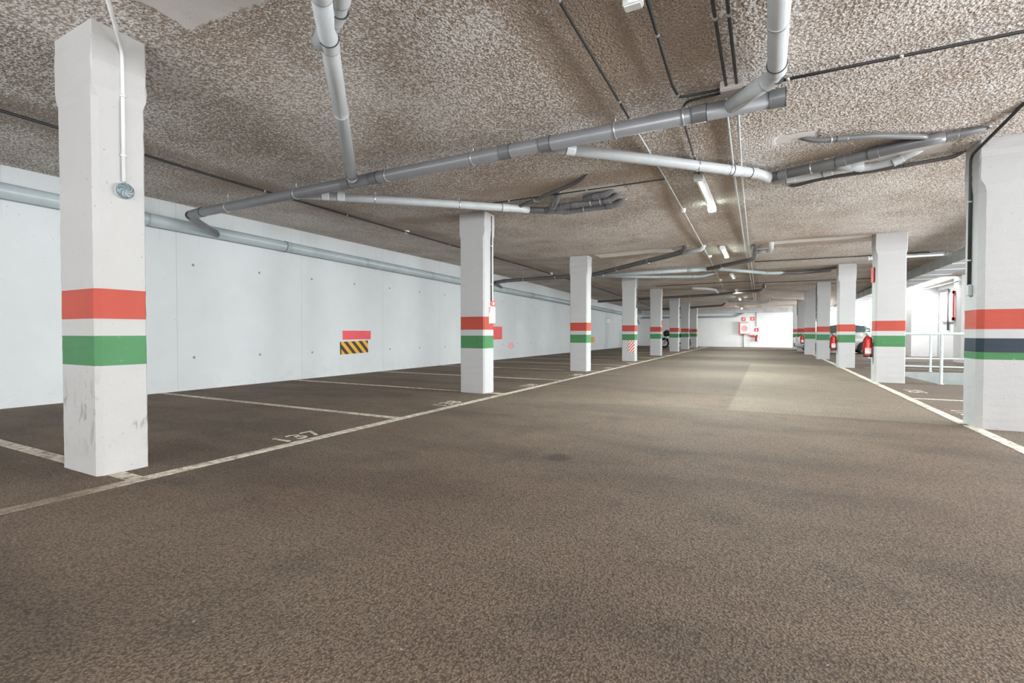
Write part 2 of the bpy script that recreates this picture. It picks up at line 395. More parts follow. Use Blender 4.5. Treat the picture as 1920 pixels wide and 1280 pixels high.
# ceiling as a sprayed, gently warped sheet, with the added fill light slots left open
bm = bmesh.new()
xs = [-9.2 + 0.3 * i for i in range(61)]; ys = [-9 + 0.4 * i for i in range(121)]
G = {}
def jit(x, y): return 0.018 * math.sin(1.7 * x + 0.6 * math.sin(1.3 * y)) * math.cos(1.1 * y + x * 0.5)
for i, x in enumerate(xs):
    for j, y in enumerate(ys): G[i, j] = bm.verts.new((x, y, zc(x, y) + jit(x, y) * (1 if -8 < x < 3 else 0)))
for i in range(len(xs) - 1):
    for j in range(len(ys) - 1):
        cx, cy = xs[i] + 0.15, ys[j] + 0.2
        if 4.9 < cx < 5.75 and 21.8 < cy < 28.2: continue
        if 4.7 < cx < 6.7 and 31.2 < cy < 36: continue
        f = bm.faces.new((G[i, j], G[i, j + 1], G[i + 1, j + 1], G[i + 1, j])); f.smooth = True
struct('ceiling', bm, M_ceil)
# upstands round the made-up slots that hold the fill lights
bm = bmesh.new(); 
for (x0, x1, y0, y1) in ((4.8, 5.9, 21.6, 28.5), (4.5, 6.9, 31.0, 36.3)):
    box(bm, x0, x0 + 0.05, y0, y1, 2.93, 3.5); box(bm, x1 - 0.05, x1, y0, y1, 2.93, 3.5); box(bm, x0 + 0.05, x1 - 0.05, y0, y0 + 0.05, 2.93, 3.5); box(bm, x0 + 0.05, x1 - 0.05, y1 - 0.05, y1, 2.93, 3.5)
struct('trim_1', bm, M_wall2)

def wall_box(name, x0, x1, y0, y1, z0=-0.05, z1=3.35, m=None):
    b = bmesh.new(); box(b, x0, x1, y0, y1, z0, z1); return struct(name, b, m or M_wall2)
wall_box('wall_left', WX - 0.3, WX, -9, FY + 0.3, m=M_wall)
wall_box('wall_far', WX - 0.3, 9, FY, FY + 0.3)
# right hand side: pilaster and wall beyond the ramp, then the window wall nearer the camera
wall_box('wall_right', 6.30, 6.6, 22.1, 26.1)
wall_box('wall_right_pier', 5.77, 7.5, 21.35, 22.1)
wall_box('wall_right_block', 5.45, 6.6, 26.1, 30.4)
b = bmesh.new(); box(b, 7.4, 7.7, 30.4, FY, -0.05, 0.75); box(b, 7.4, 7.7, 30.4, FY, 2.72, 3.35); box(b, 7.4, 7.7, 30.4, 31.6, 0.75, 2.72); box(b, 7.4, 7.7, 36.8, FY, 0.75, 2.72)
struct('wall_right_recess', b, M_wall2)
wall_box('wall_right_return', 6.1, 7.6, 30.1, 30.4)
b = bmesh.new()
box(b, 7.4, 7.7, -9, 21.6, -3.1, 0.75); box(b, 7.4, 7.7, -9, 21.6, 2.72, 3.35)
for y in (-8.5, -2.0, 4.0, 10.0, 15.8, 21.0): box(b, 7.4, 7.7, y - 0.6, y + 0.6, 0.75, 2.72)
struct('wall_right_windows', b, M_wall2)
b = bmesh.new(); box(b, WX - 0.3, 8, -9.3, -9, -0.05, 0.3); box(b, WX - 0.3, 8, -9.3, -9, 2.8, 3.4); box(b, WX - .3, -8, -9.3, -9, 0.3, 2.8); box(b, 5.2, 8, -9.3, -9, 0.3, 2.8)
struct('wall_back', b, M_wall2)
# lit windows and door in the right hand wall
def window(n, y0, y1, z0, z1, x=6.30):
    b = bmesh.new(); w = 0.06
    box(b, x - 0.04, x + 0.02, y0, y0 + w, z0, z1); box(b, x - 0.04, x + 0.02, y1 - w, y1, z0, z1)
    box(b, x - 0.04, x + 0.02, y0 + w, y1 - w, z1 - w, z1); box(b, x - 0.05, x + 0.02, y0 + w, y1 - w, z0, z0 + w)
    f = link('window_frame', b, M_frame); b = bmesh.new(); box(b, x - 0.012, x - 0.004, y0 + w, y1 - w, z0 + w, z1 - w)
    g = struct('window_%d' % n, b, M_winglass); f.parent = g
window(1, 23.95, 25.35, 1.42, 2.56)
b = bmesh.new(); box(b, 6.27, 6.30, 25.85, 25.92, 0, 2.7); struct('trim_2', b, M_frame)

# ================================================================= COLUMNS
def column(x0, x1, y0, y1, label, ztop=None, flare=0.012, ch=0.035, navy=False, scuff=False, bands=None, group='painted concrete columns', seed=0):
    rnd = random.Random(seed); b = bmesh.new()
    zt = (ztop or (zc((x0 + x1) / 2, (y0 + y1) / 2))) + 0.05
    B = bands or (0.745, 0.955, 1.055, 1.27)
    zs = [-0.02, 0.0]; z = 0.05
    cuts = [(B[0], 0, 2), (B[1], 2, 0), (B[2], 0, 1), (B[3], 1, 0)]
    lv = sorted([0.0 + 0.06 * i for i in range(int(zt / 0.06))] + [zt] + list(B) + ([0.80, 0.90] if navy else []))
    lv = [v for i, v in enumerate(lv) if i == 0 or v - lv[i - 1] > 0.004 or v in B]
    lv = [v for i, v in enumerate(lv) if v in B or navy and v in (0.80, 0.90) or v == zt or all(abs(v - q) > 0.02 for q in list(B) + [zt] + ([0.80, 0.90] if navy else []))]
    fz = zt - rnd.uniform(0.42, 0.55)
    prev = None
    for zi, z in enumerate(lv):
        e = flare * sm(z, fz - 0.02, fz + 0.03); j = lambda s=0.0035: rnd.uniform(-s, s)
        jj = 0.005 if z > fz else 0.0016
        X0, X1, Y0, Y1 = x0 - e, x1 + e, y0 - e, y1 + e; c = ch * (1 - 0.75 * sm(z, fz, fz + 0.05)); d = 0.010; ca, cb = (d, c) if x0 < 0 else (c, d)
        P = [(X0 + ca, Y0), (X1 - cb, Y0), (X1, Y0 + cb), (X1, Y1 - d), (X1 - d, Y1), (X0 + d, Y1), (X0, Y1 - d), (X0, Y0 + ca)]
        ring = [b.verts.new((p[0] + j(jj), p[1] + j(jj), z)) for p in P]
        if prev:
            zm = (z + lv[zi - 1]) / 2; mi = 0
            if B[0] < zm < B[1]: mi = 2
            elif B[2] < zm < B[3]: mi = 1
            if navy and 0.795 < zm < 0.955: mi = 3 if zm > 0.80 else 2
            for k in range(8):
                f = b.faces.new((prev[k], prev[(k + 1) % 8], ring[(k + 1) % 8], ring[k])); f.material_index = mi
        else: b.faces.new(ring[::-1])
        prev = ring
    b.faces.new(prev)
    o = link('concrete_column', b, [M_column_s if scuff else M_column, M_red, M_green, M_navy])
    return tag(o, label, 'column', group)
LN = [
 (1.62, -4.095, 'nearest white column on the left, with scuffed foot and round sounder, red and green bands'),
 (6.82, -4.10, 'white banded column with red sign and conduit on its right side, second of left row'),
 (12.0, -4.11, 'white banded column of the left row standing third from the camera, nothing fixed to it'),
 (17.1, -4.09, 'white banded column with a red striped corner sticker below its green band'),
 (21.95, -4.12, 'white banded column left of the motorcycle front wheel, fifth of left row'),
 (27.1, -4.17, 'white banded column standing in front of the middle of the black motorcycle'),
 (31.2, -4.20, 'white banded column in front of the rear wheel of the motorcycle, second last of left row'),
 (35.3, -4.22, 'farthest and smallest white banded column of the left row near the far wall')]
for i, (y, xr, lab) in enumerate(LN):
    column(xr - (0.53 if i == 0 else 0.47), xr, y, y + 0.31, lab, scuff=(i == 0), bands=(0.77, 0.98, 1.10, 1.31) if i == 0 else None, seed=i, ch=0.032 if i == 0 else 0.026)
RN = [
 (6.72, 7.12, 1.95, 2.60, 'nearest white column at the right edge, with navy tape over its green band and a cable'),
 (12.1, 12.5, 1.95, 2.44, 'white banded column carrying the nearest red extinguisher and a small red sign, beside the railing'),
 (16.8, 17.2, 1.84, 2.25, 'white banded column holding the second extinguisher, just left of the small pale car tail'),
 (21.8, 22.1, 1.71, 2.13, 'grey shaded banded column right of a brighter one, fourth of the right row'),
 (26.2, 26.5, 1.58, 2.00, 'bright white banded column with a small extinguisher on its left side'),
 (31.0, 31.3, 1.52, 1.86, 'pale banded column behind the third extinguisher, sixth of the right row'),
 (34.6, 34.9, 1.46, 1.90, 'farthest banded column of the right row with a car nose in front of its foot')]
for i, (y0, y1, x0, x1, lab) in enumerate(RN):
    column(x0, x1, y0, y1, lab, navy=(i == 0), bands=(0.725, 0.945, 1.04, 1.245), seed=20 + i, ch=0.05 if i == 0 else 0.03)

# ================================================================= PIPES
def along(pts, s):
    pts = [Vector(p) for p in pts]; L = [(b - a).length for a, b in zip(pts, pts[1:])]; t = s
    for (a, b), l in zip(zip(pts, pts[1:]), L):
        if t <= l or (b - pts[-1]).length < 1e-6: return a + (b - a) * min(1, t / l), (b - a).normalized()
        t -= l
def pipe(label, pts, r, mat=M_pvc, bend=0.10, couple=(), clamps=(), name='drain_pipe', cat='pipe', group=None, end=False, cmat=None, rod=True, cw=0.05):
    P = rounded(pts, bend) if bend else [Vector(p) for p in pts]
    b = bmesh.new(); tube(b, P, r, 20 if r > 0.03 else 10); root = tag(link(name, b, mat), label, cat, group)
    for s in couple:
        p, d = along(pts, s); b = bmesh.new()
        tube(b, [p - d * cw, p - d * (cw - .008), p + d * (cw - .008), p + d * cw], r, 20, radii=[r * 1.05 + .002] * 4); cp = link('coupling', b, cmat or mat, root)
        b = bmesh.new(); tube(b, [p - d * (cw + .003), p - d * (cw - .002)], r * 1.065 + .0025, 20); link('seal_ring', b, M_cable, cp)
    for s in clamps:
        p, d = along(pts, s); b = bmesh.new()
        tube(b, [p - d * 0.008, p + d * 0.008], r + 0.005, 20)
        if rod: tube(b, [p + Vector((0, 0, r)), Vector((p.x, p.y, zc(p.x, p.y) + 0.03))], 0.004, 8)
        link('clamp', b, M_zinc, root)
    return root
def slope_wall(y): return 2.845 - 0.0165 * (y - 2.5)
pipe('big grey drain main running the length of the left wall below the ceiling', [(WX + 0.13, -8.5, slope_wall(-8.5)), (WX + 0.13, 36.5, slope_wall(36.5)), (WX + 0.16, 37.2, 2.1), (WX + 0.3, 37.4, 1.75)], 0.102, M_pvc_w, 0.3,
     couple=(12.6, 15.2, 22.0, 27.0, 33, 39), clamps=(10.9, 17.4, 20.0, 24.5, 29.5, 35), rod=False)
MY = 4.43; MZ = 2.85
pipe('long dark grey drain main crossing the aisle near the camera with a capped right end',
     [(0.10, MY, 2.87), (-8.08, MY, 2.87), (-8.27, MY + 0.22, 2.80), (-8.78, MY + 0.85, 2.77)], 0.068, M_pvc, 0.14, couple=(0.04, 0.62, 2.05, 2.5, 4.3, 4.75, 7.9, 8.25),
     clamps=(0.75, 1.35, 2.9, 4.1, 5.7, 7.2), cw=0.06)
pipe('pale grey branch pipe running diagonally from top centre left down to the crossing main',
     [(-1.10, 0.74, 2.86), (-4.50, 4.36, 2.88)], 0.060, M_pvc_l, 0, couple=(1.55, 2.05, 4.85), clamps=(3.1,))
pipe('short pale pipe joining the diagonal branch with an elbow at the top left',
     [(-0.95, 0.90, 2.93), (-2.22, 2.06, 2.91), (-2.56, 2.22, 2.87)], 0.058, M_pvc_l, 0.12, couple=(1.62, 1.80))
pipe('pale grey overhead pipe at the top right bending into the capped end of the main',
     [(0.05, 0.4, 2.90), (0.05, 4.10, 2.90), (-0.30, MY, 2.87)], 0.062, M_pvc_l, 0.14, couple=(3.58, 3.75), clamps=(3.0,))
pipe('pale grey branch from the middle of the crossing main to the right pipe cluster',
     [(-2.00, MY + 0.02, 2.87), (-0.11, 6.50, 2.90), (0.02, 6.78, 2.91)], 0.058, M_pvc_l, 0.08, couple=(0.30, 2.45, 2.72), clamps=(1.9, 2.35))
pipe('pale grey branch from the crossing main to the pipe cluster by the second left column',
     [(-5.60, MY + 0.02, 2.87), (-3.40, 6.60, 2.90), (-3.28, 6.78, 2.91)], 0.057, M_pvc_l, 0.08, couple=(0.35, 0.55, 2.9), clamps=(1.0, 2.2))
# cluster by the second column
g = 'pipes of the cluster above the second left column'
pipe('front horizontal pipe of the left ceiling cluster with a pale end elbow', [(-3.30, 6.80, 2.91), (-2.80, 7.16, 2.92), (-1.98, 7.20, 2.93), (-1.86, 7.20, 3.05)], 0.052, M_pvc, 0.09, couple=(0.35, 0.62, 1.3), clamps=(0.9,), group=g)
pipe('middle horizontal pipe of the left ceiling cluster ending in an elbow below the ceiling', [(-3.05, 6.92, 2.91), (-2.75, 6.88, 2.92), (-1.98, 6.86, 2.92), (-1.82, 6.83, 3.05)], 0.048, M_pvc, 0.09, couple=(0.25, 0.5, 1.0), clamps=(0.75, 0.9), group=g)
pipe('short rear pipe of the left ceiling cluster with a pale elbow turned up', [(-2.35, 6.70, 2.94), (-1.98, 6.64, 2.94), (-1.86, 6.62, 3.06)], 0.045, M_pvc, 0.08, couple=(0.2,), group=g)
pipe('stubby slanted elbow rising from the left ceiling cluster', [(-2.95, 6.90, 2.90), (-2.72, 6.55, 2.92), (-2.62, 6.44, 3.05)], 0.048, M_pvc, 0.08, couple=(0.15,), group=g)
pipe('thin dark pipe leaving the left ceiling cluster and entering a plaster hole', [(-3.35, 6.62, 2.93), (-2.75, 6.30, 2.95), (-2.15, 5.98, 2.96), (-1.92, 5.74, 3.04)], 0.026, M_pvc_d, 0.15, clamps=(0.4,), group=g)
pipe('thin pale pipe low along the front of the left ceiling cluster', [(-3.45, 6.98, 2.93), (-2.95, 7.36, 2.94), (-2.2, 7.32, 2.95), (-1.7, 7.1, 3.02)], 0.02, M_pvc_l, 0.15, group=g)
# cluster right of the lamp strip
g = 'pipes of the cluster on the right part of the ceiling'
pipe('main dark pipe of the right ceiling cluster stepping down to a thinner end', [(0.02, 6.78, 2.91), (0.70, 6.55, 2.92), (1.30, 6.30, 2.93), (1.55, 6.26, 2.94)], 0.056, M_pvc, 0.1, couple=(0.15, 0.75, 1.05), clamps=(0.45,), group=g)
pipe('thin pipe continuing the right ceiling cluster towards the near right column', [(1.50, 6.27, 2.94), (1.78, 6.26, 2.95), (1.98, 6.36, 3.06)], 0.034, M_pvc, 0.1, couple=(0.1,), group=g)
pipe('pale curved pipe behind the main pipe of the right ceiling cluster', [(0.05, 6.98, 2.92), (0.45, 6.98, 2.92), (0.72, 6.88, 2.93), (0.98, 6.84, 2.93)], 0.048, M_pvc_l, 0.12, couple=(0.2, 0.6), group=g)
pipe('second pale pipe of the right ceiling cluster with a white bend', [(0.70, 6.74, 2.93), (1.00, 6.98, 2.93), (1.28, 6.86, 2.93), (1.52, 6.80, 3.04)], 0.040, M_pvc_l, 0.10, couple=(0.3, 0.7), group=g)
pipe('arched grey pipe above the right ceiling cluster ending in an elbow', [(0.28, 5.84, 3.03), (0.42, 5.84, 2.96), (0.95, 5.95, 2.95), (1.42, 6.22, 2.95), (1.34, 6.42, 2.96)], 0.028, M_pvc, 0.12, couple=(0.4,), clamps=(0.3,), group=g)
pipe('thin dark pipe snaking below the right ceiling cluster', [(0.22, 7.62, 3.03), (0.30, 7.50, 2.96), (0.62, 7.26, 2.95), (1.20, 7.20, 2.95), (1.85, 7.08, 2.96), (1.95, 7.02, 3.04)], 0.022, M_pvc_d, 0.12, couple=(1.4,), group=g)
pipe('short grey stub between the pipes of the right ceiling cluster', [(1.05, 6.60, 3.02), (1.12, 6.52, 2.94), (1.30, 6.42, 2.94)], 0.03, M_pvc, 0.06, group=g)
# farther drains
pipe('dark drain pipe slanting behind the third left column and on to the left wall', [(-1.62, 11.60, 3.05), (-1.70, 11.75, 2.88), (-1.95, 11.95, 2.86), (-4.93, 14.86, 2.85), (-8.10, 14.95, 2.83), (-8.60, 15.05, 2.80), (-8.72, 15.7, 2.68)], 0.062, M_pvc_d, 0.15, couple=(0.35, 8.0, 8.4), clamps=(1.6, 3.2, 6.0, 7.2))
pipe('pair partner pipe with pale elbow beside the top of the slanting dark drain', [(-1.25, 11.75, 3.05), (-1.32, 11.80, 2.90), (-1.80, 12.0, 2.88)], 0.05, M_pvc_l, 0.08)
pipe('blue grey drain running level behind the third column to the second ceiling lamp', [(-5.6, 15.0, 2.83), (-1.45, 15.05, 2.85)], 0.058, M_pvc_w, 0, couple=(0.6, 3.6), clamps=(1.0, 2.6))
pipe('dark drain stepping up right of the second ceiling lamp with pale elbow', [(-1.75, 15.3, 2.85), (-0.36, 13.75, 2.86), (-0.27, 13.45, 2.87), (-0.25, 12.35, 2.90), (-0.24, 12.2, 3.05)], 0.056, M_pvc_d, 0.12, couple=(0.3, 2.0, 3.1), clamps=(1.0,))
pipe('short pale bend beside the second ceiling lamp', [(-0.20, 12.75, 2.90), (0.05, 12.75, 2.90), (0.08, 12.3, 2.90), (0.08, 12.15, 3.05)], 0.05, M_pvc_l, 0.1)
pipe('pale grey branch running right behind the third lamp towards the right columns', [(-1.25, 15.15, 2.85), (0.05, 17.2, 2.87), (0.6, 17.4, 2.88)], 0.052, M_pvc_w, 0.1, couple=(2.3,), clamps=(1.3,))
pipe('dark bundled pipe lying across the ceiling left of the third right column', [(0.05, 17.25, 2.87), (1.0, 17.5, 2.88), (1.72, 17.6, 2.92)], 0.058, M_pvc_d, 0.1, couple=(0.4, 1.2))
pipe('thin dark pipe lying just below the bundled pipe left of the third right column', [(0.2, 17.7, 2.90), (1.1, 17.75, 2.92), (1.9, 17.3, 2.95)], 0.03, M_pvc_d, 0.1)
pipe('grey drain running from behind the third column to the fourth column top', [(-4.6, 15.2, 2.83), (-3.4, 16.2, 2.84), (-1.9, 17.0, 2.86), (-1.5, 17.2, 2.98)], 0.05, M_pvc_w, 0.12, couple=(3.0,), clamps=(2.0,))
pipe('dark drain crossing behind the fourth to sixth left columns with its right end turned up', [(-8.2, 25.8, 2.72), (-6.5, 25.2, 2.73), (-2.5, 24.1, 2.75), (-0.3, 22.75, 2.77), (-0.15, 22.3, 2.80), (-0.1, 21.6, 2.82), (-0.1, 21.5, 2.96)], 0.06, M_pvc_d, 0.12, couple=(1.6, 6.3, 8.5), clamps=(3.5, 5.2, 7.4))
pipe('short pale elbow pipe hanging above the dark drain behind the fourth left column', [(-2.75, 21.3, 2.86), (-2.3, 21.6, 2.85), (-1.95, 22.2, 2.84), (-1.9, 23.0, 2.78)], 0.055, M_pvc_l, 0.2, couple=(0.4, 1.2))
pipe('dark slanted pipe near the far duct between the last left columns', [(-6.9, 33.2, 2.58), (-4.6, 32.6, 2.60), (-2.3, 30.9, 2.62), (-2.15, 30.8, 2.75)], 0.06, M_pvc_d, 0.12, couple=(2.0, 4.6))
pipe('small pipe frame hanging under the ceiling before the far duct', [(-1.9, 29.6, 2.78), (-1.2, 29.6, 2.70), (-0.2, 29.6, 2.66), (0.1, 29.0, 2.68), (0.1, 28.8, 2.84)], 0.045, M_pvc_w, 0.1, couple=(0.9, 1.6))
pipe('level grey pipe along the far wall rising into the duct near the hose cabinet', [(WX + 0.3, FY - 0.10, 2.16), (-1.95, FY - 0.10, 2.16), (-1.42, FY - 0.10, 2.40), (-1.36, FY - 0.10, 2.46)], 0.06, M_pvc_w, 0.15, couple=(3, 6.2), rod=False)

# ---------------------------------------------------------------- conduits and cables
def cable(label, pts, r=0.011, mat=M_cable, clips=0.0, group=None, bend=0.05):
    P = []
    for p in pts: P.append(p if len(p) == 3 else (p[0], p[1], zc(*p) - r - 0.022))
    if bend == 0.05 and all(len(p) == 2 for p in pts):
        Q = []
        for a, b in zip(pts, pts[1:]):
            n = max(1, int(math.hypot(b[0] - a[0], b[1] - a[1]) / 0.8))
            for k in range(n):
                x = a[0] + (b[0] - a[0]) * k / n; y = a[1] + (b[1] - a[1]) * k / n; Q.append((x, y, zc(x, y) - r - 0.022))
        Q.append((*pts[-1], zc(*pts[-1]) - r - 0.022)); P = Q
    b = bmesh.new(); PP = rounded(P, bend, 4); tube(b, PP, r, 8)
    o = tag(link('electrical_conduit', b, mat), label, 'conduit', group)
    if clips:
        tot = sum((Vector(q) - Vector(p)).length for p, q in zip(P, P[1:])); s = clips * 0.5
        while s < tot and s < 16:
            p, d = along(P, s); b = bmesh.new(); tube(b, [p - d * 0.012, p + d * 0.012], r + 0.005, 8); link('clip', b, M_zinc, o); s += clips
    return o
cable('dark conduit on the ceiling left of the lamps, starting at top centre', [(-1.08, 0.6), (-1.13, 4.45)], 0.010, clips=1.4)
cable('conduit left of the lamps beyond the crossing main, coloured pale as if lit', [(-1.13, 4.5), (-1.15, 6.4), (-1.35, 14.0), (-1.7, 24.0)], 0.010, M_pvc_l, clips=1.4)  # lit stretch of the same conduit, brightness put into the colour
cable('dark conduit from the lamp at the top edge bending right into the junction box', [(-0.64, 2.86), (-0.68, 4.05), (-0.66, 4.26), (-0.30, 4.28)], 0.011, clips=0.9)
cable('dark conduit from the junction box bending away to the nearest full ceiling lamp', [(-0.30, 4.34), (-0.62, 4.36), (-0.69, 4.55), (-0.80, 8.0)], 0.011, clips=1.1)
cable('left one of the twin dark conduits ending in the junction box', [(-0.30, 0.8), (-0.30, 4.24)], 0.0115, clips=1.0)
cable('right one of the twin dark conduits ending in the junction box', [(-0.215, 0.8), (-0.225, 4.24)], 0.0115, clips=1.0)
cable('left one of the twin conduits beyond the junction box, coloured pale as if lit', [(-0.32, 4.36), (-0.38, 7.3), (-0.44, 11.5), (-0.62, 30)], 0.0115, M_pvc_l, clips=1.5)  # pale stretch of the dark twins: light painted in as colour
cable('right one of the twin conduits beyond the junction box, coloured pale as if lit', [(-0.23, 4.36), (-0.30, 7.3), (-0.36, 11.5), (-0.53, 30)], 0.0115, M_pvc_l, clips=1.5)  # light painted in as colour, like its twin
cable('dark conduit running right from the junction box across the near ceiling', [(-0.22, 4.33), (4.5, 4.45)], 0.0125, clips=0.7)
cable('dark conduit along the ceiling crease above the left parking bays', [(-6.47, -1.0), (-6.50, 4.6), (-6.62, 10.0), (-6.7, 20.0), (-6.9, 34)], 0.017, clips=1.6)
cable('thin dark conduit crossing from the second left column to the aisle conduits', [(-4.0, 6.36), (-1.14, 6.40)], 0.009, clips=1.2)
cable('thin dark cable crossing the ceiling from the twin conduits to the second right column', [(-0.3, 14.9), (2.5, 15.1), (3.5, 15.1)], 0.012)
cable('thin dark cable crossing the ceiling from the twin conduits to the third right column', [(-0.4, 20.7), (3.4, 20.9)], 0.012)
cable('thin dark cable running from the slanting drain to the fifth left column', [(-4.0, 20.3), (-0.5, 20.0)], 0.012)
b_ = bmesh.new(); box(b_, -0.345, -0.175, 4.22, 4.37, zc(-.2, 4.3) - 0.075, zc(-.2, 4.3) + 0.02, bev=0.008)
tag(link('junction_box', b_, M_box), 'beige square junction box where the twin conduits meet, left of the overhead pipe', 'junction box')
# column conduits
def col_conduit(label, x, y, z0, z1, r=0.011, mat=M_cable, lead=None):
    pts = ([lead] if lead else []) + [(x, y, z1), (x, y, z0)]
    b = bmesh.new(); tube(b, rounded(pts, 0.09, 6), r, 8); o = tag(link('electrical_conduit', b, mat), label, 'conduit')
    for s in (0.35, 0.8):
        z = z1 - (z1 - z0) * s; b = bmesh.new(); tube(b, [(x, y, z - .01), (x, y, z + .01)], r + 0.006, 8); link('clip', b, M_zinc if mat is M_cable else mat, o)
    return o
col_conduit('white conduit running down the nearest left column to the sounder', -4.082, 1.79, 2.08, 3.02, 0.013, M_cablew, (-3.62, 1.50, 3.12))
col_conduit('thin grey conduit down the side of the second left column to its red sign', -4.088, 7.03, 1.53, 2.95, 0.009)
col_conduit('thin grey conduit with a switch on the fourth left column', -4.078, 17.28, 2.0, 2.93, 0.014)
col_conduit('dark cable running over the ceiling and down the side of the nearest right column', 1.932, 6.93, 1.50, 2.90, 0.016, M_cable, (1.955, 5.75, 2.985))
b_ = bmesh.new(); box(b_, -4.088, -4.06, 17.24, 17.32, 1.88, 2.02, bev=0.005); tag(link('light_switch', b_, M_cable), 'small dark switch box on the fourth left column', 'switch')
b_ = bmesh.new(); box(b_, 1.915, 1.95, 6.88, 6.98, 1.40, 1.52, bev=0.006); tag(link('light_switch', b_, M_frame), 'grey box at the lower end of the cable on the nearest right column', 'switch')
for (x, y, z, lab) in ((1.69, 21.95, 1.50, 'small grey switch on the shaded fourth right column'), (1.50, 31.1, 1.95, 'tiny round switch high on the sixth right column')):
    r_ = col_conduit('dark conduit above the ' + lab, x, y, z + 0.05, 2.83, 0.014)
    b_ = bmesh.new(); box(b_, x - 0.03, x + 0.02, y - 0.05, y + 0.05, z - 0.06, z + 0.06, bev=0.006); tag(link('light_switch', b_, M_frame), lab, 'switch')
# sounder with spiral fins
e = empty('alarm_sounder', (-4.10, 1.79, 2.015), 'round blue grey alarm sounder with spiral grooves on the nearest left column', 'alarm')
b_ = bmesh.new(); lathe(b_, [(0.052, 0.0), (0.054, 0.018), (0.05, 0.02)], 28, axis='X'); link('base', b_, M_cablew, e)
b_ = bmesh.new(); lathe(b_, [(0.052, 0.018), (0.055, 0.03), (0.055, 0.042), (0.047, 0.052), (0.02, 0.058)], 32, axis='X'); link('body', b_, M_blue, e, True)
b_ = bmesh.new()
for k in range(7):
    a0 = k * 2 * PI / 7; pts = [(0.0535 + 0.004 * (1 - t), math.cos(a0 + 1.3 * t) * (0.012 + 0.036 * t), math.sin(a0 + 1.3 * t) * (0.012 + 0.036 * t)) for t in [i / 6 for i in range(7)]]
    tube(b_, pts, 0.0018, 6)
link('spiral_rib', b_, M_cable, e)

# ---------------------------------------------------------------- ceiling lamps
def lamp(label, x, y0, y1, z, lit=M_tube, dx=0.055, rot=False):
    L = (y1 - y0); e = empty('ceiling_light', (x, (y0 + y1) / 2, z), label, 'ceiling light', 'tube lights on the ceiling', rz=R(90) if rot else 0)
    b = bmesh.new(); box(b, -dx, dx, -L / 2, L / 2, 0.0, 0.045, bev=0.008); link('housing', b, M_lampbody, e)
    b = bmesh.new(); tube(b, [(0, -L / 2 + 0.05, -0.022), (0, L / 2 - 0.05, -0.022)], 0.020, 12); link('tube', b, lit, e)
    for s in (-1, 1):
        b = bmesh.new(); box(b, -dx, dx, s * L / 2 - 0.035, s * L / 2 + 0.035, -0.045, 0.045, bev=0.008); link('end_cap', b, M_lampbody, e)
    for s in (-0.6, 0.6):
        b = bmesh.new(); box(b, -0.015, 0.015, s * L / 2 - 0.02, s * L / 2 + 0.02, 0.045, 0.13); link('bracket', b, M_zinc, e)
    return e
lamp('tube light cut off by the top edge of the photo', -0.70, 1.40, 2.84, 2.93, M_tube_dim)
lamp('unlit looking tube light with one bright end beside the pale branch pipe', -0.76, 6.40, 8.15, 2.925, M_tube_dim)
e = [o for o in COL.objects if o.name.startswith('ceiling_light')][-1]
b_ = bmesh.new(); box(b_, -0.05, 0.05, 0.70, 0.86, -0.05, -0.002, bev=0.01); link('lit_end', b_, M_tube, e)['label'] = 'brightly lit end of the tube'
lamp('brightly glowing tube light in the middle of the aisle ceiling', -0.90, 11.9, 13.3, 2.92)
lamp('small tube light behind the level blue grey drain', -1.02, 17.2, 18.4, 2.90, M_tube_dim)
lamp('tube light just before the dark drain behind the fourth column', -1.16, 22.9, 24.2, 2.84, M_tube_dim)
lamp('lit tube light between the far drains', -1.25, 27.2, 28.4, 2.78)
lamp('farthest tube light, glowing in front of the far duct', -1.45, 34.2, 35.4, 2.62)
lamp('long pale tube light set across the ceiling between the second right column and the duct', 3.05, 14.4, 15.9, 2.90, M_tube_dim, rot=True)
for (x, y, z, p) in ((-0.76, 7.3, 2.84, 115), (-0.90, 12.6, 2.84, 160), (-1.02, 17.8, 2.82, 150), (-1.16, 23.5, 2.76, 130), (-1.25, 27.8, 2.70, 80), (-1.45, 34.8, 2.54, 70)):
    area('tube_light_glow', (x, y, z), (0, 0, 0), 0.08, 1.2, p, (0.90, 1.0, 0.98))
# detectors and small ceiling boxes
def det(x, y, lab, r=0.055):
    b = bmesh.new(); lathe(b, [(r * 0.55, -0.05), (r * 0.9, -0.04), (r, -0.015), (r, 0.03)], 18, loc=(x, y, zc(x, y) - 0.012)); o = link('smoke_detector', b, M_signwhite, None, True)
    tag(o, lab, 'detector', 'white detectors on the ceiling')
det(-6.62, 7.9, 'white ceiling detector on the left conduit nearest the camera'); det(-6.65, 15.6, 'white ceiling detector seen just right of the second left column')
det(-6.75, 18.2, 'white ceiling detector seen left of the fourth left column'); det(-1.20, 8.2, 'small white box on the conduit left of the nearest full lamp', 0.04)
det(-1.31, 13.4, 'white detector on the conduit beside the glowing lamp'); det(-1.5, 19.2, 'small white detector between the two middle ceiling lamps', 0.05)

